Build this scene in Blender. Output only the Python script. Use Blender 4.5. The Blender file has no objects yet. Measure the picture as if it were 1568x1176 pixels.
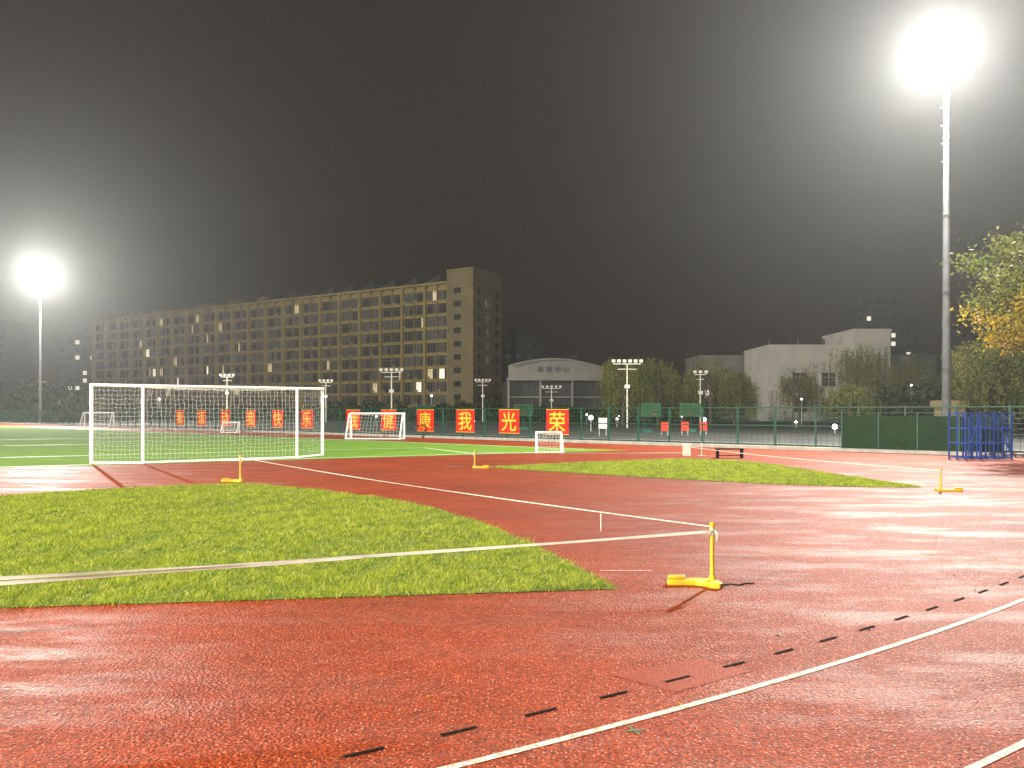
import bpy, math, random
import numpy as np
from mathutils import Vector, Matrix
random.seed(7); rng=np.random.default_rng(7)
S=bpy.context.scene
S.view_settings.view_transform='Standard'; S.view_settings.look='None'; S.view_settings.exposure=0

# ---------------- materials ----------------
def nmat(name,c1,c2=None,rough=0.8,scale=3.0,bump=0.0,bscale=None,spec=0.3,metal=0.0,detail=4.0,trans=0.0):
    m=bpy.data.materials.new(name); m.use_nodes=True
    nt=m.node_tree; b=nt.nodes['Principled BSDF']
    b.inputs['Roughness'].default_value=rough; b.inputs['Specular IOR Level'].default_value=spec
    b.inputs['Metallic'].default_value=metal
    if c2 is None: c2=tuple(x*0.8 for x in c1)
    geo=nt.nodes.new('ShaderNodeTexCoord')
    n=nt.nodes.new('ShaderNodeTexNoise'); n.inputs['Scale'].default_value=scale; n.inputs['Detail'].default_value=detail
    nt.links.new(geo.outputs['Object'],n.inputs['Vector'])
    r=nt.nodes.new('ShaderNodeValToRGB'); r.color_ramp.elements[0].position=0.35; r.color_ramp.elements[1].position=0.65
    r.color_ramp.elements[0].color=(*c1,1); r.color_ramp.elements[1].color=(*c2,1)
    nt.links.new(n.outputs['Fac'],r.inputs['Fac']); nt.links.new(r.outputs['Color'],b.inputs['Base Color'])
    if bump:
        n2=nt.nodes.new('ShaderNodeTexNoise'); n2.inputs['Scale'].default_value=bscale or scale*6
        nt.links.new(geo.outputs['Object'],n2.inputs['Vector'])
        bp=nt.nodes.new('ShaderNodeBump'); bp.inputs['Strength'].default_value=bump; bp.inputs['Distance'].default_value=0.02
        nt.links.new(n2.outputs['Fac'],bp.inputs['Height']); nt.links.new(bp.outputs['Normal'],b.inputs['Normal'])
    if trans:
        t=nt.nodes.new('ShaderNodeBsdfTranslucent'); nt.links.new(r.outputs['Color'],t.inputs['Color'])
        mx=nt.nodes.new('ShaderNodeMixShader'); mx.inputs[0].default_value=trans
        nt.links.new(b.outputs[0],mx.inputs[1]); nt.links.new(t.outputs[0],mx.inputs[2]); nt.links.new(mx.outputs[0],nt.nodes['Material Output'].inputs['Surface'])
    return m
def emat(name,c,s,sample=False):
    m=bpy.data.materials.new(name); m.use_nodes=True; b=m.node_tree.nodes['Principled BSDF']
    b.inputs['Base Color'].default_value=(*c,1); b.inputs['Emission Color'].default_value=(*c,1); b.inputs['Emission Strength'].default_value=s
    if not sample: m.cycles.emission_sampling='NONE'
    return m

def track_material():
    m=bpy.data.materials.new('red_rubber_track'); m.use_nodes=True; nt=m.node_tree; N=nt.nodes; L=nt.links; b=N['Principled BSDF']
    tc=N.new('ShaderNodeTexCoord')
    def noise(s,d=3,vec=None,r=0.5):
        n=N.new('ShaderNodeTexNoise'); n.inputs['Scale'].default_value=s; n.inputs['Detail'].default_value=d; n.inputs['Roughness'].default_value=r
        L.new(vec or tc.outputs['Object'],n.inputs['Vector']); return n.outputs['Fac']
    def ramp(f,p0,c0,p1,c1):
        r=N.new('ShaderNodeValToRGB'); e=r.color_ramp.elements; e[0].position=p0; e[1].position=p1; e[0].color=(*c0,1); e[1].color=(*c1,1)
        L.new(f,r.inputs['Fac']); return r.outputs['Color']
    def mix(bt,f,a,c):
        x=N.new('ShaderNodeMix'); x.data_type='RGBA'; x.blend_type=bt
        if isinstance(f,float): x.inputs[0].default_value=f
        else: L.new(f,x.inputs[0])
        L.new(a,x.inputs[6]); L.new(c,x.inputs[7]); return x.outputs[2]
    def mrange(f,a,c,d,e):
        g=N.new('ShaderNodeMapRange'); g.inputs[1].default_value=a; g.inputs[2].default_value=c; g.inputs[3].default_value=d; g.inputs[4].default_value=e
        L.new(f,g.inputs[0]); return g.outputs[0]
    grain=noise(66,3,r=.65); big=noise(0.35,4); mid=noise(4,4)
    base=ramp(grain,0.42,(0.115,0.015,0.003),0.58,(0.37,0.054,0.010))
    bigc=ramp(big,0.35,(0.80,0.80,0.80),0.7,(1.10,1.08,1.05))
    c=mix('MULTIPLY',1.0,base,bigc)
    midc=ramp(mid,0.3,(0.86,0.86,0.86),0.7,(1.06,1.06,1.06))
    c=mix('MULTIPLY',1.0,c,midc)
    vo=N.new('ShaderNodeTexVoronoi'); vo.inputs['Scale'].default_value=46; L.new(tc.outputs['Object'],vo.inputs['Vector'])
    dots=mrange(vo.outputs['Distance'],0.20,0.34,1.0,0.0)
    sep=N.new('ShaderNodeSeparateColor'); L.new(vo.outputs['Color'],sep.inputs[0])
    sel=mrange(sep.outputs[0],0.55,0.60,0.0,0.75)
    mu=N.new('ShaderNodeMath'); mu.operation='MULTIPLY'; L.new(dots,mu.inputs[0]); L.new(sel,mu.inputs[1])
    pale=N.new('ShaderNodeRGB'); pale.outputs[0].default_value=(0.60,0.19,0.075,1)
    c=mix('MIX',mu.outputs[0],c,pale.outputs[0])
    L.new(c,b.inputs['Base Color'])
    mp=N.new('ShaderNodeMapping'); mp.inputs['Scale'].default_value=(0.6,1.9,1); mp.inputs['Rotation'].default_value=(0,0,math.radians(12))
    L.new(tc.outputs['Object'],mp.inputs['Vector'])
    wet=noise(0.8,7,mp.outputs['Vector'],0.72)
    wetf=mrange(wet,0.47,0.66,0.0,1.0)
    L.new(mrange(wetf,0.0,1.0,0.60,0.36),b.inputs['Roughness'])
    # wet areas shine more, and pale granules sparkle in them
    sp=mrange(wetf,0.0,1.0,0.16,0.34)
    ad=N.new('ShaderNodeMath'); ad.operation='ADD'; L.new(sp,ad.inputs[0]); L.new(mu.outputs[0],ad.inputs[1]); L.new(ad.outputs[0],b.inputs['Specular IOR Level'])
    bp=N.new('ShaderNodeBump'); bp.inputs['Strength'].default_value=1.0; bp.inputs['Distance'].default_value=0.022
    g2=noise(52,3); L.new(g2,bp.inputs['Height']); L.new(bp.outputs['Normal'],b.inputs['Normal'])
    return m

M={}
M['track']=track_material()
M['ground']=nmat('dark_asphalt',(0.035,0.035,0.035),(0.06,0.058,0.055),0.8,0.6,0.3,40)
M['turf']=nmat('artificial_turf',(0.11,0.215,0.018),(0.14,0.26,0.028),0.9,1.2,0.4,90,spec=.1)
M['soil']=nmat('grass_underlay',(0.07,0.12,0.012),(0.17,0.21,0.03),0.95,3.5,0.5,60)
M['white']=nmat('white_paint',(0.72,0.72,0.70),(0.8,0.8,0.78),0.5,8)
M['line']=nmat('worn_line_paint',(0.70,0.68,0.62),(0.38,0.22,0.15),0.6,55,0.4,120,spec=.2)
M['tape']=nmat('white_tape',(0.8,0.8,0.74),(0.66,0.66,0.58),0.5,5,trans=.5)
M['black']=nmat('black_slot',(0.006,0.006,0.006),(0.012,0.01,0.008),0.9,5,spec=.05)
M['steel']=nmat('galvanised_steel',(0.38,0.39,0.39),(0.30,0.31,0.31),0.45,2,metal=0.5)
M['msteel']=nmat('weathered_mast_steel',(0.12,0.125,0.13),(0.085,0.085,0.09),0.6,2,metal=0.2)
M['net']=nmat('net_cord',(0.7,0.7,0.66),(0.55,0.55,0.52),0.8,3)
M['yellow']=nmat('yellow_paint',(0.66,0.42,0.010),(0.48,0.29,0.018),0.45,9,0.2,40,spec=0.5)
M['fence']=nmat('green_fence_paint',(0.012,0.085,0.05),(0.01,0.06,0.04),0.5,3)
M['kerb']=nmat('concrete_kerb',(0.5,0.49,0.45),(0.36,0.35,0.32),0.85,2,0.3,20)
M['red']=nmat('banner_red',(0.78,0.03,0.012),(0.66,0.025,0.010),0.6,2)
M['gold']=nmat('banner_yellow',(0.95,0.72,0.06),(0.9,0.64,0.05),0.6,2)
M['tan']=nmat('tan_render',(0.40,0.31,0.12),(0.33,0.255,0.10),0.9,0.25)
M['tan2']=nmat('tan_render_dark',(0.25,0.20,0.10),(0.20,0.16,0.08),0.9,0.25)
M['glassd']=nmat('dark_glass',(0.03,0.035,0.04),(0.05,0.055,0.06),0.15,0.5,spec=0.6)
M['glassb']=nmat('curtained_glass',(0.14,0.15,0.145),(0.08,0.09,0.09),0.4,1)
M['litw']=emat('lit_window',(1.0,0.93,0.75),1.0)
M['litdim']=emat('dim_lit_window',(1.0,0.8,0.5),0.25)
M['roofd']=nmat('dark_roof',(0.04,0.04,0.04),(0.055,0.055,0.05),0.7,0.5)
M['wwall']=nmat('white_wall',(0.70,0.67,0.59),(0.56,0.54,0.48),0.9,0.3)
M['gwall']=nmat('grey_wall',(0.28,0.27,0.24),(0.22,0.21,0.19),0.9,0.3)
M['dwall']=nmat('dark_wall',(0.10,0.09,0.085),(0.075,0.07,0.065),0.9,0.3)
M['bark']=nmat('bark',(0.10,0.07,0.045),(0.06,0.045,0.03),0.9,6,0.5,20)
M['blue']=nmat('blue_paint',(0.02,0.06,0.32),(0.015,0.04,0.20),0.45,4)
M['lamp']=emat('floodlight_lens',(1.0,0.98,0.9),60)
M['globe']=emat('lamp_globe',(1.0,0.95,0.85),6)
M['hedge']=nmat('green_screen_mesh',(0.008,0.030,0.010),(0.011,0.045,0.014),0.9,6,0.5,20)
M['teal']=nmat('teal_paint_mark',(0.03,0.16,0.08),(0.05,0.20,0.11),0.7,40)
def leafmat(n,a,b,s=1.5):
    m=nmat(n,a,b,0.7,s,detail=6,trans=.35); return m
M['willow']=leafmat('willow_leaves',(0.10,0.13,0.022),(0.22,0.22,0.045),0.6)
M['dleaf']=leafmat('dark_leaves',(0.03,0.045,0.015),(0.055,0.07,0.022),0.5)
M['gleaf']=leafmat('green_leaves',(0.08,0.11,0.02),(0.16,0.16,0.03),1.2)
M['yleaf']=leafmat('yellow_leaves',(0.40,0.27,0.015),(0.26,0.21,0.02),1.5)
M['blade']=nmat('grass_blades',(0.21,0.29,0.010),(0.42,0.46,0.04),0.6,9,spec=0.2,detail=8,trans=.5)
M['bladed']=nmat('dark_grass_blades',(0.08,0.14,0.008),(0.16,0.23,0.02),0.6,9,spec=0.2,detail=8,trans=.4)  # darker green blades, picked mostly where the clump field is low
M['dry']=nmat('dry_grass_blades',(0.56,0.48,0.17),(0.46,0.42,0.11),0.7,5,trans=.4)

# ---------------- mesh builder ----------------
class B:
    def __init__(s): s.v=[]; s.f=[]; s.m=[]
    def quad(s,pts,m=0):
        i=len(s.v); s.v+= [tuple(p) for p in pts]; s.f.append(tuple(range(i,i+len(pts)))); s.m.append(m)
    def box(s,x0,x1,y0,y1,z0,z1,m=0):
        i=len(s.v)
        s.v+=[(x0,y0,z0),(x1,y0,z0),(x1,y1,z0),(x0,y1,z0),(x0,y0,z1),(x1,y0,z1),(x1,y1,z1),(x0,y1,z1)]
        for f in ((3,2,1,0),(4,5,6,7),(0,1,5,4),(1,2,6,5),(2,3,7,6),(3,0,4,7)):
            s.f.append(tuple(i+k for k in f)); s.m.append(m)
    def cyl(s,p0,p1,r0,r1=None,n=8,m=0,caps=True):
        if r1 is None: r1=r0
        p0=Vector(p0); p1=Vector(p1); d=(p1-p0).normalized()
        a=d.cross(Vector((0,0,1)));
        if a.length<1e-3: a=Vector((1,0,0))
        a.normalize(); b=d.cross(a); i=len(s.v)
        for p,r in ((p0,r0),(p1,r1)):
            for k in range(n):
                t=2*math.pi*k/n; s.v.append(tuple(p+a*math.cos(t)*r+b*math.sin(t)*r))
        for k in range(n):
            s.f.append((i+k,i+(k+1)%n,i+n+(k+1)%n,i+n+k)); s.m.append(m)
        if caps:
            s.f.append(tuple(i+k for k in range(n))[::-1]); s.m.append(m)
            s.f.append(tuple(i+n+k for k in range(n))); s.m.append(m)
    def path(s,pts,r0,r1=None,n=8,m=0):
        if r1 is None:r1=r0
        k=len(pts)-1
        for i in range(k): s.cyl(pts[i],pts[i+1],r0+(r1-r0)*i/k,r0+(r1-r0)*(i+1)/k,n,m)
    def prism(s,outline,z0,z1,m=0):
        n=len(outline); i=len(s.v)
        s.v+=[(x,y,z0) for x,y in outline]+[(x,y,z1) for x,y in outline]
        s.f.append(tuple(range(i,i+n))[::-1]); s.m.append(m); s.f.append(tuple(range(i+n,i+2*n))); s.m.append(m)
        for k in range(n): s.f.append((i+k,i+(k+1)%n,i+n+(k+1)%n,i+n+k)); s.m.append(m)
    def build(s,name,mats,parent=None,smooth=False,bevel=0):
        me=bpy.data.meshes.new(name); me.from_pydata(s.v,[],s.f)
        for x in mats: me.materials.append(M[x])
        me.polygons.foreach_set('material_index',s.m)
        if smooth: me.polygons.foreach_set('use_smooth',[True]*len(me.polygons))
        me.update(); o=bpy.data.objects.new(name,me); S.collection.objects.link(o)
        if parent: o.parent=parent
        if bevel:
            b=o.modifiers.new('bevel','BEVEL'); b.width=bevel; b.segments=2
        return o
def empty(name,loc=(0,0,0),rz=0):
    o=bpy.data.objects.new(name,None); o.location=loc; o.rotation_euler=(0,0,rz); S.collection.objects.link(o); o.empty_display_size=0.3; return o
def npmesh(name,V,F,mats,midx=None,parent=None):
    me=bpy.data.meshes.new(name); nv=len(V); nf,k=F.shape
    me.vertices.add(nv); me.vertices.foreach_set('co',V.astype(np.float32).ravel())
    me.loops.add(nf*k); me.loops.foreach_set('vertex_index',F.astype(np.int32).ravel())
    me.polygons.add(nf); me.polygons.foreach_set('loop_start',np.arange(0,nf*k,k,dtype=np.int32)); me.polygons.foreach_set('loop_total',np.full(nf,k,dtype=np.int32))
    for x in mats: me.materials.append(M[x])
    if midx is not None: me.polygons.foreach_set('material_index',midx.astype(np.int32))
    me.update(calc_edges=True); me.validate()
    o=bpy.data.objects.new(name,me); S.collection.objects.link(o)
    if parent: o.parent=parent
    return o
def text_mesh(name,txt,size,mat,parent,loc,rot,extrude=0.01,bold=0.0):
    c=bpy.data.curves.new(name+'_c','FONT'); c.body=txt; c.size=size; c.align_x='CENTER'; c.align_y='CENTER'; c.extrude=extrude; c.offset=bold
    o=bpy.data.objects.new(name+'_t',c); S.collection.objects.link(o)
    dg=bpy.context.evaluated_depsgraph_get(); me=bpy.data.meshes.new_from_object(o.evaluated_get(dg))
    bpy.data.objects.remove(o); me.materials.clear(); me.materials.append(M[mat])
    if len(me.vertices):
        xs=[v.co.x for v in me.vertices]; ys=[v.co.y for v in me.vertices]
        cx=(min(xs)+max(xs))/2; cy=(min(ys)+max(ys))/2
        for v in me.vertices: v.co.x-=cx; v.co.y-=cy
    q=bpy.data.objects.new(name,me); S.collection.objects.link(q); q.parent=parent; q.location=loc; q.rotation_euler=rot
    return q

# ---------------- ground sheets ----------------
g=B(); g.quad([(-700,-300,0),(700,-300,0),(700,900,0),(-700,900,0)]); g.build('ground',['ground'])
def fy(x): return 43-0.86*x
g=B(); g.quad([(-130,fy(-130),.004),(-150,-50,.004),(70,-50,.004),(70,fy(70)+0.0,.004)][::1]); tr=g.build('running_track',['track'])
g=B(); g.quad([(4.8,31.8,.008),(-62,36.3+.86*62,.008),(-108,70,.008),(-52,3.0,.008)]); g.build('artificial_turf_pitch',['turf'])

pm=B()
def strip(b,p,q,w,z,m=0):
    p=Vector((*p,0)); q=Vector((*q,0)); d=(q-p).normalized(); n=Vector((-d.y,d.x,0))*w/2
    b.quad([(p.x+n.x,p.y+n.y,z),(p.x-n.x,p.y-n.y,z),(q.x-n.x,q.y-n.y,z),(q.x+n.x,q.y+n.y,z)],m)
a=Vector((.887,.4617)); n_=Vector((-.4617,.887)); P0=Vector((-14.5,21.9))+n_*0.25
def PF(s,t): v=P0+a*s+n_*t; return (v.x,v.y)
strip(pm,PF(-30,0.2),PF(19,0.2),.12,.012)
strip(pm,PF(-4,5.7),PF(15,5.7),.12,.012); strip(pm,PF(15,0.3),PF(15,5.6),.12,.012)
strip(pm,PF(-12,16.7),PF(16,16.7),.12,.012)
strip(pm,PF(-30,26),PF(8,26),.12,.012)
strip(pm,(3.2,32.4),(-60,35.1+.86*60),.12,.016)
pm.build('pitch_markings',['white'])

C=(-18.3,35.8)
lm=B()
def arc(b,R,w,t0,t1,z,m=0,n=120):
    for i in range(n):
        A=math.radians(t0+(t1-t0)*i/n); D=math.radians(t0+(t1-t0)*(i+1)/n)
        b.quad([(C[0]+(R-w/2)*math.cos(A),C[1]+(R-w/2)*math.sin(A),z),(C[0]+(R+w/2)*math.cos(A),C[1]+(R+w/2)*math.sin(A),z),
                (C[0]+(R+w/2)*math.cos(D),C[1]+(R+w/2)*math.sin(D),z),(C[0]+(R-w/2)*math.cos(D),C[1]+(R-w/2)*math.sin(D),z)],m)
for k in range(0,6): arc(lm,37+1.22*k,.045 if k==0 else .04,-125,-22,.008)
lm.build('lane_markings',['line'])
sl=B()
t=-100.0; st=math.degrees(.495/36.66)
while t<-25:
    hl=math.degrees(.10/36.66)
    arc(sl,36.66,.026,t-hl,t+hl,.009,0,1); t+=st
sl.build('drainage_slots',['black'])
mk=B(); strip(mk,(.9,7.79),(1.42,7.79),.025,.009); strip(mk,(-5.9,17.3),(-5.1,17.2),.04,.009); strip(mk,(-2,22.6),(-1.4,22.5),.04,.009)
mk.build('field_event_markings',['line'])
mk=B(); strip(mk,(.57,3.87),(.68,3.90),.010,.009); strip(mk,(.60,3.94),(.64,3.83),.010,.0125); mk.build('teal_survey_mark',['teal'])
g=B(); g.quad([(.95,4.42,.0065),(1.5,4.78,.0065),(1.22,5.02,.0065),(.6,4.72,.0065)]); 
M['patch']=nmat('rubber_patch',(0.15,0.020,0.004),(0.30,0.042,0.008),0.6,70,0.5,80,spec=.2); g.build('track_patch',['patch'])

# ---------------- grass areas ----------------
LG=[(-16,4.85),(-4.23,6.31),(.961,6.985),(.60,8.22),(.13,9.63),(-.47,11.2),(-1.25,12.7),(-2.22,14.1),(-4.13,15.9),(-6.08,17.2),(-8.6,15.9),(-9.83,14.67),(-13,13.2),(-16,11)]
RG=[(-.74,22.2),(1.32,20.3),(3.45,18.7),(6.0,16.9),(7.5,16.4),(8.79,16.3),(8.41,19.07),(8.07,22.7),(7.42,25.1),(6.16,26.1),(4.73,25.6),(2.42,24.4)]
def inpoly(P,x,y):
    r=np.zeros(len(x),bool); n=len(P); j=n-1
    for i in range(n):
        xi,yi=P[i]; xj,yj=P[j]
        c=((yi>y)!=(yj>y))&(x<(xj-xi)*(y-yi)/(yj-yi+1e-12)+xi); r^=c; j=i
    return r
_ph=rng.uniform(0,6.28,(14,3)); _k=[(rng.normal(0,1),rng.normal(0,1)) for _ in range(14)]
def field(X,Y,f):
    v=0
    for i,(a_,b_) in enumerate(_k): v=v+np.sin(f*(1+.25*i)*(a_*X+b_*Y)+_ph[i,0]+1.3*np.sin(f*.4*(b_*X-a_*Y)+_ph[i,1]))
    return v/len(_k)*2
def grass(name,P,n,hmin,hmax,w,bias):
    root=empty(name)
    b=B(); b.quad([(x,y,.010) for x,y in P]); b.build('turf_base',['soil'],root)
    xs=[p[0] for p in P]; ys=[p[1] for p in P]
    X=[];Y=[];tot=0
    while tot<n:
        x=rng.uniform(min(xs)-.05,max(xs)+.05,n); y=rng.uniform(min(ys)-.05,max(ys)+.05,n)
        e=rng.normal(0,.03,(2,n))
        k=inpoly(P,x+e[0],y+e[1]) & (rng.random(n)<np.clip((bias/np.maximum(np.hypot(x*.8,y),1))**1.1,0,1)) & (np.abs(x)<y*1.0+.5)
        X.append(x[k]);Y.append(y[k]); tot+=k.sum()
    X=np.concatenate(X)[:n];Y=np.concatenate(Y)[:n]
    F1=field(X,Y,5.0); F2=field(X+9,Y-4,1.1)
    clump=np.clip(.9+.45*F1+.2*F2,.35,1.9)
    dist=np.hypot(X,Y); h=rng.uniform(hmin,hmax,n)*clump; ww=w*(dist/7)**.7*rng.uniform(.7,1.3,n)
    th=rng.uniform(0,2*np.pi,n); ln=rng.normal(0,.75,(2,n))*h
    V=np.zeros((n,3,3)); V[:,0]=np.stack([X-np.cos(th)*ww,Y-np.sin(th)*ww,np.full(n,.008)],1)
    V[:,1]=np.stack([X+np.cos(th)*ww,Y+np.sin(th)*ww,np.full(n,.008)],1)
    V[:,2]=np.stack([X+ln[0],Y+ln[1],.008+h],1)
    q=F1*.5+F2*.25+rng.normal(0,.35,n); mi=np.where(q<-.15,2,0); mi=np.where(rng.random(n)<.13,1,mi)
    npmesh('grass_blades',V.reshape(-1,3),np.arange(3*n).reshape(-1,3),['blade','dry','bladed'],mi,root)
grass('grass_lawn',LG,240000,.022,.06,.0032,7.0)
grass('grass_lawn',RG,70000,.025,.06,.004,17)

# ---------------- football goals ----------------
def netquad(name,c,nu,nv,parent,sag=0.06,th=.010):
    V=[];F=[]
    c=[Vector(p) for p in c]
    for j in range(nv+1):
        for i in range(nu+1):
            u=i/nu;v=j/nv
            p=c[0]*(1-u)*(1-v)+c[1]*u*(1-v)+c[2]*u*v+c[3]*(1-u)*v
            s=math.sin(math.pi*u)*math.sin(math.pi*v)
            p=p+Vector((random.uniform(-.025,.025),random.uniform(-.02,.02)-sag*s,random.uniform(-.025,.025)-sag*s))
            V.append(p)
    for j in range(nv):
        for i in range(nu):
            k=j*(nu+1)+i; F.append((k,k+1,k+nu+2,k+nu+1))
    me=bpy.data.meshes.new(name); me.from_pydata(V,[],F); me.materials.append(M['net'])
    o=bpy.data.objects.new(name,me); S.collection.objects.link(o); o.parent=parent
    w=o.modifiers.new('w','WIREFRAME'); w.thickness=th; w.use_boundary=True; w.use_replace=True
    return o
def goal(loc,rz,W,H,D,inset,r,cell,th,topd=None):
    e=empty('football_goal',loc,rz); f=B(); y=-D; td=D if topd is None else topd
    f.cyl((0,0,0),(0,0,H),r,n=10); f.cyl((W,0,0),(W,0,H),r,n=10); f.cyl((-r,0,H),(W+r,0,H),r,n=10)
    r2=r*.7
    f.cyl((inset,y,0.03),(W-inset,y,.03),r2); f.cyl((0,0,.03),(inset,y,.03),r2); f.cyl((W,0,.03),(W-inset,y,.03),r2)
    yt=-td
    f.cyl((inset,y,0),(inset,yt,H-.03),r*.85); f.cyl((W-inset,y,0),(W-inset,yt,H-.03),r*.85)
    f.cyl((0,0,H),(inset,yt,H-.03),r2); f.cyl((W,0,H),(W-inset,yt,H-.03),r2)
    if D==td: f.cyl((inset,yt,H-.03),(W-inset,yt,H-.03),r2*.6)
    f.build('frame',['white'],e,smooth=False)
    nb=lambda a:max(3,int(a/cell))
    netquad('net_back',[(inset,y-.02,.05),(W-inset,y-.02,.05),(W-inset,yt,H-.05),(inset,yt,H-.05)],nb(W-2*inset),nb(H),e,.05,th)
    netquad('net_left',[(0,0,.05),(inset,y,.05),(inset,yt,H-.05),(0,0,H-.03)],nb(math.hypot(inset,D)),nb(H),e,.04,th)
    netquad('net_right',[(W,0,.05),(W-inset,y,.05),(W-inset,yt,H-.05),(W,0,H-.03)],nb(math.hypot(inset,D)),nb(H),e,.04,th)
    netquad('net_roof',[(inset,yt,H-.03),(W-inset,yt,H-.03),(W,0,H-.02),(0,0,H-.02)],nb(W),nb(max(td,.5)),e,.10,th)
    return e
goal((-13.1,23.8,.012),math.atan2(4.2,6.16),7.45,2.44,1.05,1.3,.055,.13,.0050)
goal((-9.6,45.6,.012),math.radians(-10),3.3,1.5,.9,.0,.05,.2,.008,.3)
goal((.95,30.2,.012),math.radians(5),1.0,.8,.6,.0,.03,.12,.008,.15)
goal((-42.5,76,.012),math.radians(0),2.9,1.5,1,.0,.05,.25,.012,.3)
goal((-21.9,58,.012),math.radians(0),1.2,.8,.6,.0,.035,.2,.01,.2)

# ---------------- yellow stands and tape ----------------
def stand(loc,rz,H,s=1.0):
    e=empty('yellow_barrier_stand',loc,rz)
    b=B(); 
    b.prism([(-.40*s,.10*s),(-.42*s,.0),(-.38*s,-.01),(-.16*s,-.02),(-.08*s,-.07*s),(-.05*s,-.13*s),(.03*s,-.16*s),(.07*s,-.13*s),(.06*s,-.02*s),(.05*s,.06*s),(-.10*s,.09*s),(-.30*s,.11*s)],0.0,.055)
    b.build('base',['yellow'],e,bevel=.012)
    c=B(); c.prism([(-.40*s,.085*s),(-.40*s,.015),(-.25*s,.015),(-.23*s,.085*s)],.055,.085); c.build('ballast_block',['yellow'],e,bevel=.012)
    p=B(); p.cyl((0,0,.05),(0,0,H-.03),.019,n=14); p.cyl((0,0,.05),(0,0,.10),.034,.026,n=14); p.cyl((0,0,H-.03),(0,0,H),.027,.024,n=14); p.cyl((0,0,H),(0,0,H+.012),.024,.012,n=14)
    p.build('post',['yellow'],e)
    k=B(); 
    for i in range(5):
        z=H-.055-i*.013; k.cyl((0,0,z),(random.uniform(-.004,.004),0,z+.011),.026+.002*(i%2),n=12)
    k.cyl((.02,-.01,H-.06),(.045,-.02,H-.10),.012,.016,n=6); k.cyl((.045,-.02,H-.10),(.035,-.02,H-.17),.010,.004,n=5); k.cyl((.02,0,H-.05),(.055,.01,H-.075),.014,.010,n=6)
    k.build('tape_knot',['tape'],e)
stand((1.87,7.14,.004),0,.58)
stand((-6.28,17.66,.004),math.radians(15),.61)
stand((-1.07,21.9,.004),math.radians(180),.50)
stand((8.75,15.6,.004),math.radians(175),.47)
stand((-6.1,4.6,.004),0,.55)
def ribbon(b,p,q,w,sag,n=28,tw=0.0,ph=0):
    p=Vector(p);q=Vector(q);prev=None
    for i in range(n+1):
        t=i/n; c=p.lerp(q,t); c.z-=sag*4*t*(1-t)
        a=tw*math.sin(t*9+ph); d=Vector((0,math.sin(a),math.cos(a)))*w/2
        cur=(c-d,c+d)
        if prev: b.quad([prev[0],cur[0],cur[1],prev[1]])
        prev=cur
tp=B()
ribbon(tp,(1.87,7.11,.515),(-6.1,4.6,.47),.026,.035,40,.9,0)
ribbon(tp,(-1.2,6.14,.462),(-6.1,4.57,.40),.028,.01,30,.7,2)
ribbon(tp,(1.87,7.17,.55),(-6.28,17.66,.57),.010,.05,40,.7,1)
ribbon(tp,(-1.07,21.9,.46),(6.4,28.4,.10),.025,.02,20,.5)
ribbon(tp,(8.75,15.6,.43),(6.5,27.9,.33),.015,.05,20,.5)
tp.quad([(.959,8.31,.52),(.971,8.31,.52),(.970,8.31,.33),(.960,8.31,.33)])
tp.build('barrier_tape',['tape'])
cb=B(); cb.path([(1.95,7.1,.015),(2.05,7.16,.013),(2.12,7.12,.012),(2.2,7.2,.012),(2.28,7.19,.012)],.006,n=6); cb.build('black_cable',['black'])

# ---------------- bench / box ----------------
e=empty('low_black_bench',(7.1,26.6,.004),0); b=B()
b.box(0,.95,-.14,.14,.30,.335); 
for x in (.03,.87):
    b.box(x,x+.05,-.12,-.07,0,.30); b.box(x,x+.05,.07,.12,0,.30); b.box(x,x+.05,-.07,.07,.03,.06)
b.box(.08,.87,-.015,.015,.08,.11); b.build('bench_frame',['black'],e)
e=empty('measuring_box',(6.4,28.0,.004),0); b=B(); b.box(-.13,.13,-.1,.1,.0,.38); b.box(-.16,.16,-.13,.13,.38,.41); b.cyl((.55,0,0),(.55,0,.5),.015); b.box(.40,.70,-.02,.02,0.0,.02); b.build('box_body',['wwall'],e,bevel=.01)

# ---------------- perimeter fence ----------------
ang=math.atan2(-.652,.758)
fe=empty('green_perimeter_fence',(0,43,0),ang)
b=B(); L0=-95; L1=40
x=L0
while x<=L1: b.box(x-.035,x+.035,-.035,.035,0,1.85); x+=1.72
for z in (.18,1.0,1.78): b.box(L0,L1,-.02,.02,z,z+.045)
b.build('posts_and_rails',['fence'],fe)
V=[];F=[];nu=540;nv=8
for j in range(nv+1):
    for i in range(nu+1): V.append((L0+(L1-L0)*i/nu,.028,.22+1.55*j/nv))
for j in range(nv):
    for i in range(nu): k=j*(nu+1)+i; F.append((k,k+1,k+nu+2,k+nu+1))
me=bpy.data.meshes.new('mesh_infill'); me.from_pydata(V,[],F); me.materials.append(M['fence']); o=bpy.data.objects.new('mesh_infill',me); S.collection.objects.link(o); o.parent=fe
w=o.modifiers.new('w','WIREFRAME'); w.thickness=.014; w.use_replace=True
ke=empty('concrete_kerb',(0,43,0),ang); b=B(); b.box(L0,L1,-.45,-.12,0,.14); b.box(L0,L1,.12,.35,0,.22); b.build('kerb_stones',['kerb'],ke,bevel=.01)
chars="荣光我康健我乐快我动运我"
bx=[2.48,-.11,-2.71,-5.33,-7.98,-10.8,-14.9,-17.8,-20.7,-23.7,-26.7,-29.7]
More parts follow.
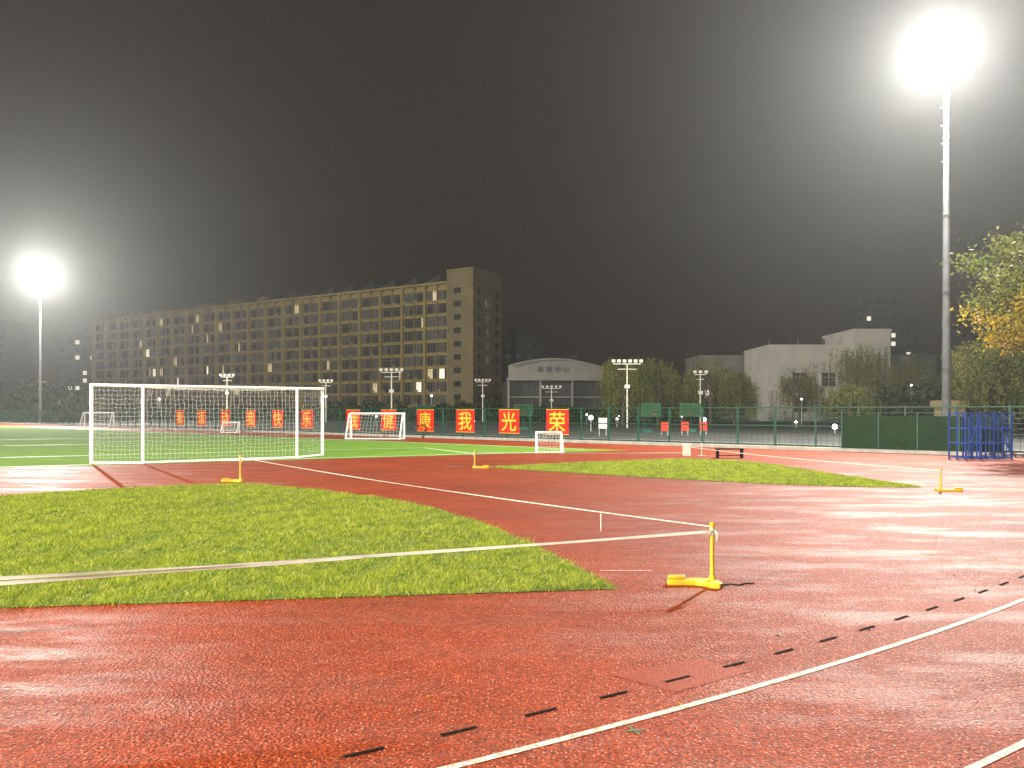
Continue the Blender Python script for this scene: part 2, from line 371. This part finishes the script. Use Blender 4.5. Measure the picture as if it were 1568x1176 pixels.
for ch,X in zip(chars,bx):
    e=empty('red_character_banner',(X-.652*.09,fy(X)-.758*.09,.42),ang)
    b=B(); b.box(-.74,.74,-.012,.012,0,1.3,0)
    b.box(-.74,.74,-.02,.014,1.3,1.325,1); b.box(-.74,.74,-.02,.014,-.025,0,1); b.build('banner_panel',['red','gold'],e)
    text_mesh('character',ch,1.15,'gold',e,(0,-.03,.65),(math.radians(90),0,0),.006,0.0 if ch in '康健' else .008)

# ---------------- floodlight masts ----------------
def mast(loc,H,aim,power,spread=None,rad=.35,col=(1,.97,.88)):
    e=empty('floodlight_mast',loc,0); b=B()
    b.cyl((0,0,0),(0,0,.12),.45,n=16); 
    segs=5
    for i in range(segs):
        z0=.1+(H-.1)*i/segs; z1=.1+(H-.1)*(i+1)/segs; r0=.21-.022*i; r1=.21-.022*(i+1)+.006
        b.cyl((0,0,z0),(0,0,z1),r0,r1,n=14)
        b.cyl((0,0,z1-.12),(0,0,z1),r1+.02,n=14)
    d=Vector((aim[0]-loc[0],aim[1]-loc[1],0)).normalized(); s=Vector((-d.y,d.x,0))
    for z in (H-.9,H-.1,H+.7):
        b.cyl(Vector((0,0,z))-s*1.2,Vector((0,0,z))+s*1.2,.05)
    b.cyl((0,0,H-.9),(0,0,H+.9),.08); b.cyl(-s*1.2+Vector((0,0,H-.9)),-s*1.2+Vector((0,0,H+.7)),.04); b.cyl(s*1.2+Vector((0,0,H-.9)),s*1.2+Vector((0,0,H+.7)),.04)
    for k in range(18): b.box(-.16,.16,.20,.22,1.5+k*.9,1.53+k*.9)
    b.build('pole_and_frame',['msteel'],e,smooth=False)
    h=B(); l=B()
    for z in (H-.9,H-.1,H+.7):
        for q in (-1.0,-.35,.35,1.0):
            c=s*q+Vector((0,0,z))+d*.12; dd=(d+Vector((0,0,-.45))).normalized()
            h.cyl(c,c+dd*.26,.12,.27,n=12); l.cyl(c+dd*.262,c+dd*.275,.25,n=14)
    h.build('lamp_housings',['steel'],e); l.build('lamp_lenses',['lamp'],e)
    L=bpy.data.lights.new('flood_beam','POINT' if spread is None else 'SPOT'); L.energy=power; L.color=col; L.shadow_soft_size=rad
    if spread: L.spot_size=math.radians(spread); L.spot_blend=.6
    o=bpy.data.objects.new('flood_beam',L); S.collection.objects.link(o); o.parent=e
    o.location=Vector((0,0,H-.1))+d*1.3
    tgt=Vector(aim)-Vector(loc)-Vector(o.location); o.rotation_euler=tgt.to_track_quat('-Z','Y').to_euler()
    return e
mast((21.6,38,0),19.1,(-5,10,0),98000)
mast((-60.5,98,0),19.1,(-30,40,0),140000)
mast((-30,-16,0),19.1,(-10,30,0),280000,130,1.2,(1,.93,.78))  # unseen mast behind the camera, added as fill light for the foreground
mast((-112,70,0),19.1,(-50,230,14),160000,70)  # unseen mast off to the left, added to brighten the dormitory facade

# ---------------- court flood posts ----------------
def courtlight(X,Y,H,W,n):
    e=empty('court_floodlight_post',(X,Y,0),0); b=B()
    b.cyl((0,0,0),(0,0,H),.09,.06,n=8); b.box(-W/2,W/2,-.04,.04,H-.05,H+.03); b.box(-W/2*.7,W/2*.7,-.04,.04,H-.55,H-.49)
    for i in range(n):
        x=-W/2+W*i/(n-1); b.cyl((x,0,H),(x,0,H+.14),.03,n=5); b.box(x-.17,x+.17,-.16,.12,H+.13,H+.42)
    b.box(-.25,.25,-.12,.12,H*.62,H*.62+.35)
    b.build('post',['wwall'],e)
courtlight(11.3,75,6.3,2.7,6); courtlight(-13.4,85,6.0,2.3,5); courtlight(20.2,82,5.6,1.2,3); courtlight(37.7,120,5.7,3.0,5)
courtlight(5.8,112,5.0,2.6,5); courtlight(-4.4,115,6.1,2.1,5); courtlight(-41,110,6.6,1.8,4); courtlight(-28,115,6.0,1.8,4); courtlight(-120,195,9,2,4)

# ---------------- small things beyond the fence ----------------
def globe(X,Y,H,r=.2):
    e=empty('street_lamp',(X,Y,0)); b=B(); b.cyl((0,0,0),(0,0,H),.05,.035); b.cyl((0,0,H),(0,0,H+.06),.10); b.build('post',['steel'],e)
    bpy.ops.mesh.primitive_uv_sphere_add(segments=16,ring_count=10,radius=r,location=(0,0,H+r+.02)); o=bpy.context.object; o.name='globe'; o.parent=e; o.data.materials.append(M['globe'])
globe(6.4,62,.9); globe(16.6,66,.7); globe(24.5,58,.25); globe(-10,95,3.4,.14); globe(29,78,.4,.13); globe(-3.5,70,.6,.1); globe(11,80,.7,.12); globe(36,95,3.0,.13); globe(-60,130,3.5,.2); globe(-16,90,.9,.12); globe(46,88,4.5,.12)
globe(20,90,.9,.1); globe(9,92,1.1,.12); globe(14,100,.9,.1); globe(33,74,.5,.1)
def hoop(X,Y,rz):
    e=empty('basketball_hoop',(X,Y,0),rz); b=B()
    b.box(-.4,.4,.6,1.6,0,.25); b.cyl((0,1.2,.2),(0,.9,1.9),.07); b.cyl((0,.95,1.7),(0,.1,1.8),.05); b.cyl((0,1.1,1.1),(0,.1,1.5),.03)
    b.box(-.75,.75,.04,.09,1.3,2.2,1)
    b.box(-.8,.8,.02,.1,2.2,2.25); b.box(-.8,.8,.02,.1,1.25,1.3); b.box(-.8,-.75,.02,.1,1.3,2.2); b.box(.75,.8,.02,.1,1.3,2.2)
    for i in range(12):
        A=2*math.pi*i/12; D=2*math.pi*(i+1)/12
        b.cyl((.22*math.cos(A),-.25+.22*math.sin(A),1.45),(.22*math.cos(D),-.25+.22*math.sin(D),1.45),.012,n=5,m=2)
    b.build('hoop_stand',['fence','hedge','red'],e)
hoop(10.6,58,.3); hoop(14.0,60,-.3); hoop(-8,70,.5); hoop(1,66,0)
def signboard(name,X,Y,z0,w,h,mat,rz=0.0):
    e=empty(name,(X,Y,0),rz); b=B(); b.box(-w/2,w/2,-.03,.03,z0,z0+h,0); b.cyl((-w/2+.05,.05,0),(-w/2+.05,.05,z0+h),.03,m=1); b.cyl((w/2-.05,.05,0),(w/2-.05,.05,z0+h),.03,m=1); b.build('board',[mat,'steel'],e)
signboard('white_notice_board',6.0,50.5,.5,.55,.7,'wwall')
for X,Y in ((10.4,52),(12.0,53),(13.4,53.5)): 
    signboard('red_notice_board',X,Y,.3,.5,.6,'red')

e=empty('blue_hurdle_rack',(15.2,25.6,0),0.05); b=B()
for x in (0,.5,1.0,1.6):
    for y in (0,.45,.9): b.cyl((x,y,0),(x,y,1.6),.03,n=8)
for z in (.06,.55,1.05,1.57):
    for y in (0,.45,.9): b.cyl((0,y,z),(1.6,y,z),.026,n=6)
    for x in (0,.5,1.0,1.6): b.cyl((x,0,z),(x,.9,z),.022,n=6)
for i in range(11):
    x=.08+i*.145; b.cyl((x,-.04,.1),(x+.02,-.03,1.5+random.uniform(-.1,.08)),.018,n=6)
b.cyl((0,-.02,.1),(.5,-.02,1.5),.02,n=6); b.cyl((1.0,-.02,1.5),(1.6,-.02,.1),.02,n=6)
b.build('rack_frame',['blue'],e)
e=empty('green_windbreak_screen',(0,43,0),ang); b=B()
b.box(17.9,23.5,-.10,-.06,.15,1.45,0)
x=17.9
while x<23.6: b.box(x-.03,x+.03,-.16,-.10,0,1.6,1); x+=1.4
b.build('screen',['hedge','fence'],e)

# ---------------- buildings ----------------
rw=random.Random(3)
be=empty('dormitory_building',(-15.7,195,0),math.atan2(.514,-.857))
W=157.;FL=10;fh=3.35;top=34.2
b=B(); b.box(0,W,-14,0,0,top,0)
b.box(-.3,W+.3,-14.2,1.35,top,top+.55,0)
for k in range(1,FL+1):
    z=k*fh
    b.box(0,W,0,.55,z-.25-.55,z+.0,0)
for k in range(1,FL): b.box(0,W,.55,1.0,k*fh-.18,k*fh+.02,0)
i=0;x=0
while x<=W+.1:
    big=(i%2==0); wd=.34 if big else .16
    b.box(x-wd,x+wd,.0,1.30 if big else .75,0,top,0 if big else 1)
    i+=1; x+=3.74
b.build('walls',['tan','tan2'],be)
gw=B(); x=0
while x<W-1:
    for k in range(0,FL):
        z0=k*fh+.02; z1=(k+1)*fh-.80
        if k==FL-1: z1=top-1.2
        for q in range(2):
            xa=x+.25+q*1.62; xb=xa+1.55
            r=rw.random(); m=0 if r<.55 else 1
            if r>.988: m=2
            elif r>.955: m=3
            gw.quad([(xa,.06,z0),(xb,.06,z0),(xb,.06,z1),(xa,.06,z1)],m)
            gw.box(xa+.74,xa+.80,.06,.12,z0,z1,4)
        gw.box(x+.2,x+3.4,.06,.14,z1-.6,z1-.52,4)
        if rw.random()<.45: gw.box(x+2.6,x+3.35,.56,.95,z0+.05,z0+.6,4)
    x+=3.74
gw.build('windows',['glassd','glassb','litw','litdim','gwall'],be)
rf=B()
for k in range(9):
    x=4+k*7.48
    rf.quad([(x,-1,top+.6),(x+5.8,-1,top+.6),(x+5.8,-1,top+1.0),(x,-1,top+3.0)]); rf.quad([(x,-10,top+.6),(x+5.8,-10,top+.6),(x+5.8,-10,top+1.0),(x,-10,top+3.0)][::-1])
    rf.quad([(x,-1,top+3.0),(x+5.8,-1,top+1.0),(x+5.8,-10,top+1.0),(x,-10,top+3.0)]); rf.quad([(x,-1,top+.6),(x,-1,top+3.0),(x,-10,top+3.0),(x,-10,top+.6)])
rf.box(72,80,-9,-1,top+.55,top+3.4,0)
for k in range(9): rf.box(82+k*8,82+k*8+.6,-.5,1.3,top+.55,top+1.6,1)
for k in (96,83,70): rf.box(k,k+3,-6,-1,top+.55,top+2.4,1)
rf.build('roof_canopies',['roofd','tan2'],be)
t=B(); t.box(-8,-.02,-12,1.6,0,37.0,0); t.box(-8.2,.1,-12.2,1.8,37.0,37.5,0)
for k in range(10): t.box(-4.3,-2.2,1.6,1.66,k*fh+1.2,k*fh+2.6,1); 
for k in range(10):
    t.box(-8.06,-8,-1.6,-.6,k*fh+.9,k*fh+2.7,1); t.box(-8.06,-8,-10.4,-8.6,k*fh+.9,k*fh+2.6,1)
    t.box(-8.22,-8,-2.2,0,k*fh+3.0,k*fh+3.15,2)
t.cyl((-8.0,-5,29.2),(-8.14,-5,29.2),1.25,n=24,m=3); t.cyl((-8.14,-5,29.2),(-8.2,-5,29.2),.8,n=24,m=2)
t.build('stair_tower',['tan2','glassd','tan','kerb'],be)
for i,ch in enumerate("学生公寓"):
    text_mesh('tower_character',ch,2.2,'kerb',be,(-8.12,-5,25-i*3.4),(math.radians(90),0,math.radians(-90)),.05,.0)

ge=empty('gymnasium_building',(-0.6,126,0),math.radians(3)); b=B()
Wg=15.8
N=16; arcp=[(Wg*i/N, 8.7+1.7*math.sin(math.pi*(i/N*.85+.1))) for i in range(N+1)]
for i in range(N):
    (x0,z0),(x1,z1)=arcp[i],arcp[i+1]
    b.quad([(x0,0,7.0),(x1,0,7.0),(x1,0,z1),(x0,0,z0)],0)
    b.quad([(x0,-.5,z0+.02),(x1,-.5,z1+.02),(x1,26,z1+.02),(x0,26,z0+.02)],3)
    b.quad([(x0,-.5,z0-.25),(x1,-.5,z1-.25),(x1,-.5,z1+.02),(x0,-.5,z0+.02)],0)
b.box(0,Wg,0.02,26,0,7.0,3)
b.box(Wg,Wg+2.0,.4,26,0,8.2,0)
b.box(-.3,Wg+.1,-1.2,0.01,6.7,7.05,0)
for i in range(4): b.box(i*Wg/3-.14,i*Wg/3+.14,-.9,0.0,0,6.7,0)
b.box(0,Wg,-.3,-.02,3.9,4.1,2)
for i in range(3):
    for k in range(1,5): b.box(i*Wg/3+k*1.05-.02,i*Wg/3+k*1.05+.02,-.06,.015,.3,6.7,4)
b.box(Wg+.5,Wg+1.5,.3,.4,5.5,6.8,1); b.box(Wg+.5,Wg+1.5,.3,.4,2,3.5,1)
b.build('hall',['gwall','glassd','gwall','roofd','dwall'],ge)
text_mesh('sign','体 育 中 心',1.1,'dwall',ge,(7.4,-.06,8.6),(math.radians(90),0,0),.03,.0)

def block(name,X,Y,w,d,H,wall,rz=0,fl=3.3,ww=1.6,gap=1.6,lit=.04,extra=None,z0=1.0):
    e=empty(name,(X,Y,0),rz); b=B(); b.box(0,w,0,d,0,H,0); b.box(-.2,w+.2,-.2,d+.2,H,H+.5,0)
    k=0
    while (k+1)*fl<=H+.2:
        x=gap*.7
        while x+ww<w:
            m=3 if rw.random()<lit else (1 if rw.random()<.7 else 2)
            b.box(x,x+ww,-.04,0,k*fl+z0,k*fl+z0+1.6,m); b.box(x-.08,x+ww+.08,-.14,-.0,k*fl+z0-.12,k*fl+z0-.005,0); x+=ww+gap
        k+=1
    if extra: extra(b)
    b.build('walls',[wall,'glassd','glassb','litw','roofd'],e); return e
block('apartment_block',-3,232,12,16,24,'dwall',.1,extra=lambda b:b.box(3,9,3,9,24.5,26.5,4),lit=.07)
block('apartment_block',9.5,236,11,16,19,'dwall',.1,lit=.12)
block('teaching_building',37.3,152,15,12,12.3,'gwall',.0,lit=.02)
e=empty('white_building',(43.8,130,0),0); b=B()
b.box(0,14,0,14,0,12.6,0); b.box(-.15,14,-.15,14,12.6,13.0,0); b.box(14.003,20.2,-.8,12,0,15.2,0); b.box(13.9,20.35,-.95,12.2,15.2,15.6,0)
for x in (4.0,8.9):
    b.box(x,x+2.3,-.05,0,5.9,8.2,1); b.box(x+1.1,x+1.2,-.09,-.05,5.9,8.2,0); b.box(x,x+2.3,-.09,-.05,7.4,7.5,0); b.box(x-.2,x+2.5,-.3,0,5.65,5.85,0); b.box(x,x+2.3,-.05,0,1.5,3.8,1)
for x in (1,6,10.5): b.cyl((x,3,13),(x,3,14.2),.2,m=2)
b.box(20.2,29,1,12,0,11,2); b.box(20,29.2,.8,12.2,11,11.4,2)
for x in (21.5,24,26.5): b.box(x,x+1.3,.95,1.0,7,8.6,1)
b.build('walls',['wwall','glassd','dwall'],e)
block('apartment_tower',135,300,18,16,49,'dwall',.0,lit=.10); block('apartment_tower',156,310,14,16,45,'dwall',.1,lit=.10); block('apartment_tower',176,300,22,16,38,'dwall',.1,lit=.03)
block('apartment_tower',-232,310,26,16,38,'dwall',0,lit=.25); block('apartment_tower',-196,330,22,16,34,'dwall',0,lit=.22)
block('guard_booth',34,60,1.6,1.6,2.0,'tan2',0,lit=1,ww=.9,gap=.5,z0=.8)

# ---------------- trees ----------------
def leaves(pts,size,asp=.5):
    n=len(pts); a=rng.normal(size=(n,3)); a/=np.linalg.norm(a,axis=1)[:,None]; c=rng.normal(size=(n,3)); b_=np.cross(a,c); b_/=np.linalg.norm(b_,axis=1)[:,None]
    s=(size*rng.uniform(.6,1.3,n))[:,None]; a=a*s; b_=b_*s*asp
    V=np.stack([pts-a,pts-b_,pts+a,pts+b_],1).reshape(-1,3); return V,np.arange(4*n).reshape(-1,4)
def trunk(root,H,r,limbs,rad,zlo=.35,mat='bark',seed=1,twigs=4):
    rr=random.Random(seed); b=B(); pts=[Vector((0,0,0))]
    for i in range(1,6): pts.append(Vector((rr.uniform(-.1,.1)*i*.3,rr.uniform(-.1,.1)*i*.3,H*.75*i/5)))
    b.path(pts,r,r*.3,8)
    tips=[]
    for k in range(limbs):
        t=rr.uniform(zlo,.95); base=pts[0].lerp(pts[-1],t); A=rr.uniform(0,6.28); l=rad*rr.uniform(.6,1)
        m1=base+Vector((math.cos(A)*l*.5,math.sin(A)*l*.5,H*.14)); m2=base+Vector((math.cos(A)*l,math.sin(A)*l,H*rr.uniform(.12,.28)))
        b.path([base,m1,m2],r*.38,r*.1,6); tips.append(m2)
        for q in range(twigs):
            s=m1.lerp(m2,rr.random()); en=s+Vector((rr.uniform(-1,1),rr.uniform(-1,1),rr.uniform(.1,1)))*rad*.4; b.cyl(s,en,r*.1,r*.03,5); tips.append(en)
    b.build('trunk_and_limbs',[mat],root); return tips
def willow(X,Y,H,R,seed,mat='willow'):
    e=empty('willow_tree',(X,Y,0)); trunk(e,H,.22,8,R*.8,seed=seed)
    r=np.random.default_rng(seed); P=[]
    ncl=20; cl=[(r.uniform(-.85,.85)*R,r.uniform(-.85,.85)*R,H*r.uniform(.62,.95),r.uniform(.2,.45)*R) for _ in range(ncl)]
    for cx,cy,cz,cr in cl:
        dd=math.hypot(cx,cy)/R; cz=H*(1-.26*dd*dd)-r.uniform(0,.14)*H
        for s in range(20):
            a=r.uniform(0,6.28); q=cr*math.sqrt(r.random()); x=cx+math.cos(a)*q; y=cy+math.sin(a)*q; z=cz+r.uniform(-.06,.05)*H
            Ls=r.uniform(.22,.65)*H; n=int(Ls/.14); zz=z-np.arange(n)*.14; k=zz>.5
            sx=x+np.arange(n)*.012*r.normal(); P.append(np.stack([sx+r.normal(0,.05,n),y+r.normal(0,.05,n),zz],1)[k])
    P=np.concatenate(P); V,F=leaves(P,.13,.35); npmesh('crown',V,F,[mat],None,e)
willow(12.2,84,8.0,2.7,1); willow(16.4,86,7.8,2.6,2); willow(21.8,84,7.6,3.1,3); willow(25.6,88,6.6,2.3,11)
willow(41.5,92,10.2,4.1,4); willow(46.8,90,8.4,3.0,5); willow(37.6,100,7.0,2.7,6); willow(37.2,60,8.2,2.8,7); willow(40.8,62,7.0,2.6,8); willow(31,70,4.2,2,9)
e=empty('bare_tree',(31.3,85,0)); tips=trunk(e,7,.16,12,2.4,.3,seed=5,twigs=9)
P=np.array([tuple(t+Vector((random.gauss(0,.25),random.gauss(0,.25),random.gauss(0,.2)))) for t in tips for _ in range(3)]); V,F=leaves(P,.1,.5); npmesh('sparse_leaves',V,F,['gleaf'],None,e)
e=empty('broadleaf_tree',(18.6,24.5,0)); trunk(e,7.2,.2,12,3.0,.35,seed=11,twigs=6)
r=np.random.default_rng(21); P=[];MI=[]
for k in range(250):
    th=r.uniform(0,6.28); ph=r.uniform(-1,1); q=r.uniform(.35,1)**.6
    rad=4.2 if ph>.1 else 3.4
    cx=math.cos(th)*math.sqrt(1-ph*ph)*rad*q; cy=math.sin(th)*math.sqrt(1-ph*ph)*3.2*q; cz=5.6+ph*2.7*q
    n=int(r.uniform(60,170)); s=r.uniform(.18,.38)
    pts=np.stack([r.normal(cx,s,n),r.normal(cy,s,n),r.normal(cz,s*.55,n)-0.0],1); P.append(pts)
    y=(cz<5.1) if r.random()<.92 else (cz>5.1); MI.append(np.full(n,1 if y else 0))
P=np.concatenate(P);MI=np.concatenate(MI); V,F=leaves(P,.075,.5); npmesh('crown',V,F,['gleaf','yleaf'],MI,e)
P=[]
def belt(x0,y0,x1,y1,n,h,R):
    for k in range(n):
        t=k/n+random.uniform(-.3,.3)/n; X=x0+(x1-x0)*t; Y=y0+(y1-y0)*t; H=h*random.uniform(.6,1.15)
        m=260; a=rng.normal(size=(m,3)); a/=np.linalg.norm(a,axis=1)[:,None]; a*=rng.uniform(.5,1,m)[:,None]
        P.append(np.stack([X+a[:,0]*R,Y+a[:,1]*R,H*.5+a[:,2]*H*.5],1))
belt(-190,230,-75,150,34,9,3.5); belt(-75,150,0,140,34,3.6,2.2); belt(18,150,140,170,40,7,4); belt(50,112,110,95,22,7,3); belt(60,190,120,230,22,19,6); belt(-90,135,-60,120,10,5,2.5); belt(40,80,90,40,26,4.5,2.2); belt(-2,118,30,112,20,2.6,2.0)
P=np.concatenate(P); V,F=leaves(P,.42,.6); npmesh('distant_trees',V,F,['dleaf'])
n=90; fx=rng.uniform(-5,6,n); fyy=rng.uniform(4.2,15,n); P=np.stack([fx,fyy,np.full(n,.016)],1)
th=rng.uniform(0,6.28,n); a_=np.stack([np.cos(th)*.016,np.sin(th)*.016,rng.normal(0,.003,n)],1); b_=np.stack([-np.sin(th)*.008,np.cos(th)*.008,rng.normal(0,.004,n)],1)
npmesh('fallen_leaves',np.stack([P-a_,P-b_,P+a_,P+b_],1).reshape(-1,3),np.arange(4*n).reshape(-1,4),['yleaf','bark'],(rng.random(n)<.5).astype(int))

# ---------------- mist ----------------
m=bpy.data.materials.new('mist_volume'); m.use_nodes=True; nt=m.node_tree; nt.nodes.clear()
out=nt.nodes.new('ShaderNodeOutputMaterial'); vs=nt.nodes.new('ShaderNodeVolumeScatter'); vs.inputs['Density'].default_value=.00062; vs.inputs['Anisotropy'].default_value=.64; vs.inputs['Color'].default_value=(.96,.98,1,1)
nt.links.new(vs.outputs[0],out.inputs['Volume']); M['mist']=m
b=B(); b.box(-400,400,-80,420,-2,110); b.build('night_mist',['mist'])

# ---------------- world ----------------
w=bpy.data.worlds.new('World'); S.world=w; w.use_nodes=True; nt=w.node_tree; bg=nt.nodes['Background']
sk=nt.nodes.new('ShaderNodeTexSky'); sk.sky_type='NISHITA'; sk.sun_disc=False; sk.sun_elevation=math.radians(1); sk.sun_rotation=math.radians(200)
mx=nt.nodes.new('ShaderNodeMix'); mx.data_type='RGBA'; mx.blend_type='ADD'; mx.inputs[0].default_value=1
sc=nt.nodes.new('ShaderNodeMix'); sc.data_type='RGBA'; sc.blend_type='MULTIPLY'; sc.inputs[0].default_value=1; sc.inputs[7].default_value=(.001,.0008,.0005,1)
nt.links.new(sk.outputs[0],sc.inputs[6]); nt.links.new(sc.outputs[2],mx.inputs[6]); mx.inputs[7].default_value=(.012,.0065,.0035,1)
nt.links.new(mx.outputs[2],bg.inputs['Color']); bg.inputs['Strength'].default_value=1.0

# ---------------- camera ----------------
cam=bpy.data.cameras.new('camera'); cam.sensor_width=36; cam.lens=36*1170/1568; cam.shift_y=42/1568; cam.clip_end=2000; cam.clip_start=.05
co=bpy.data.objects.new('camera',cam); S.collection.objects.link(co); co.location=(0,0,1.63); co.rotation_euler=(math.radians(90),0,0); S.camera=co
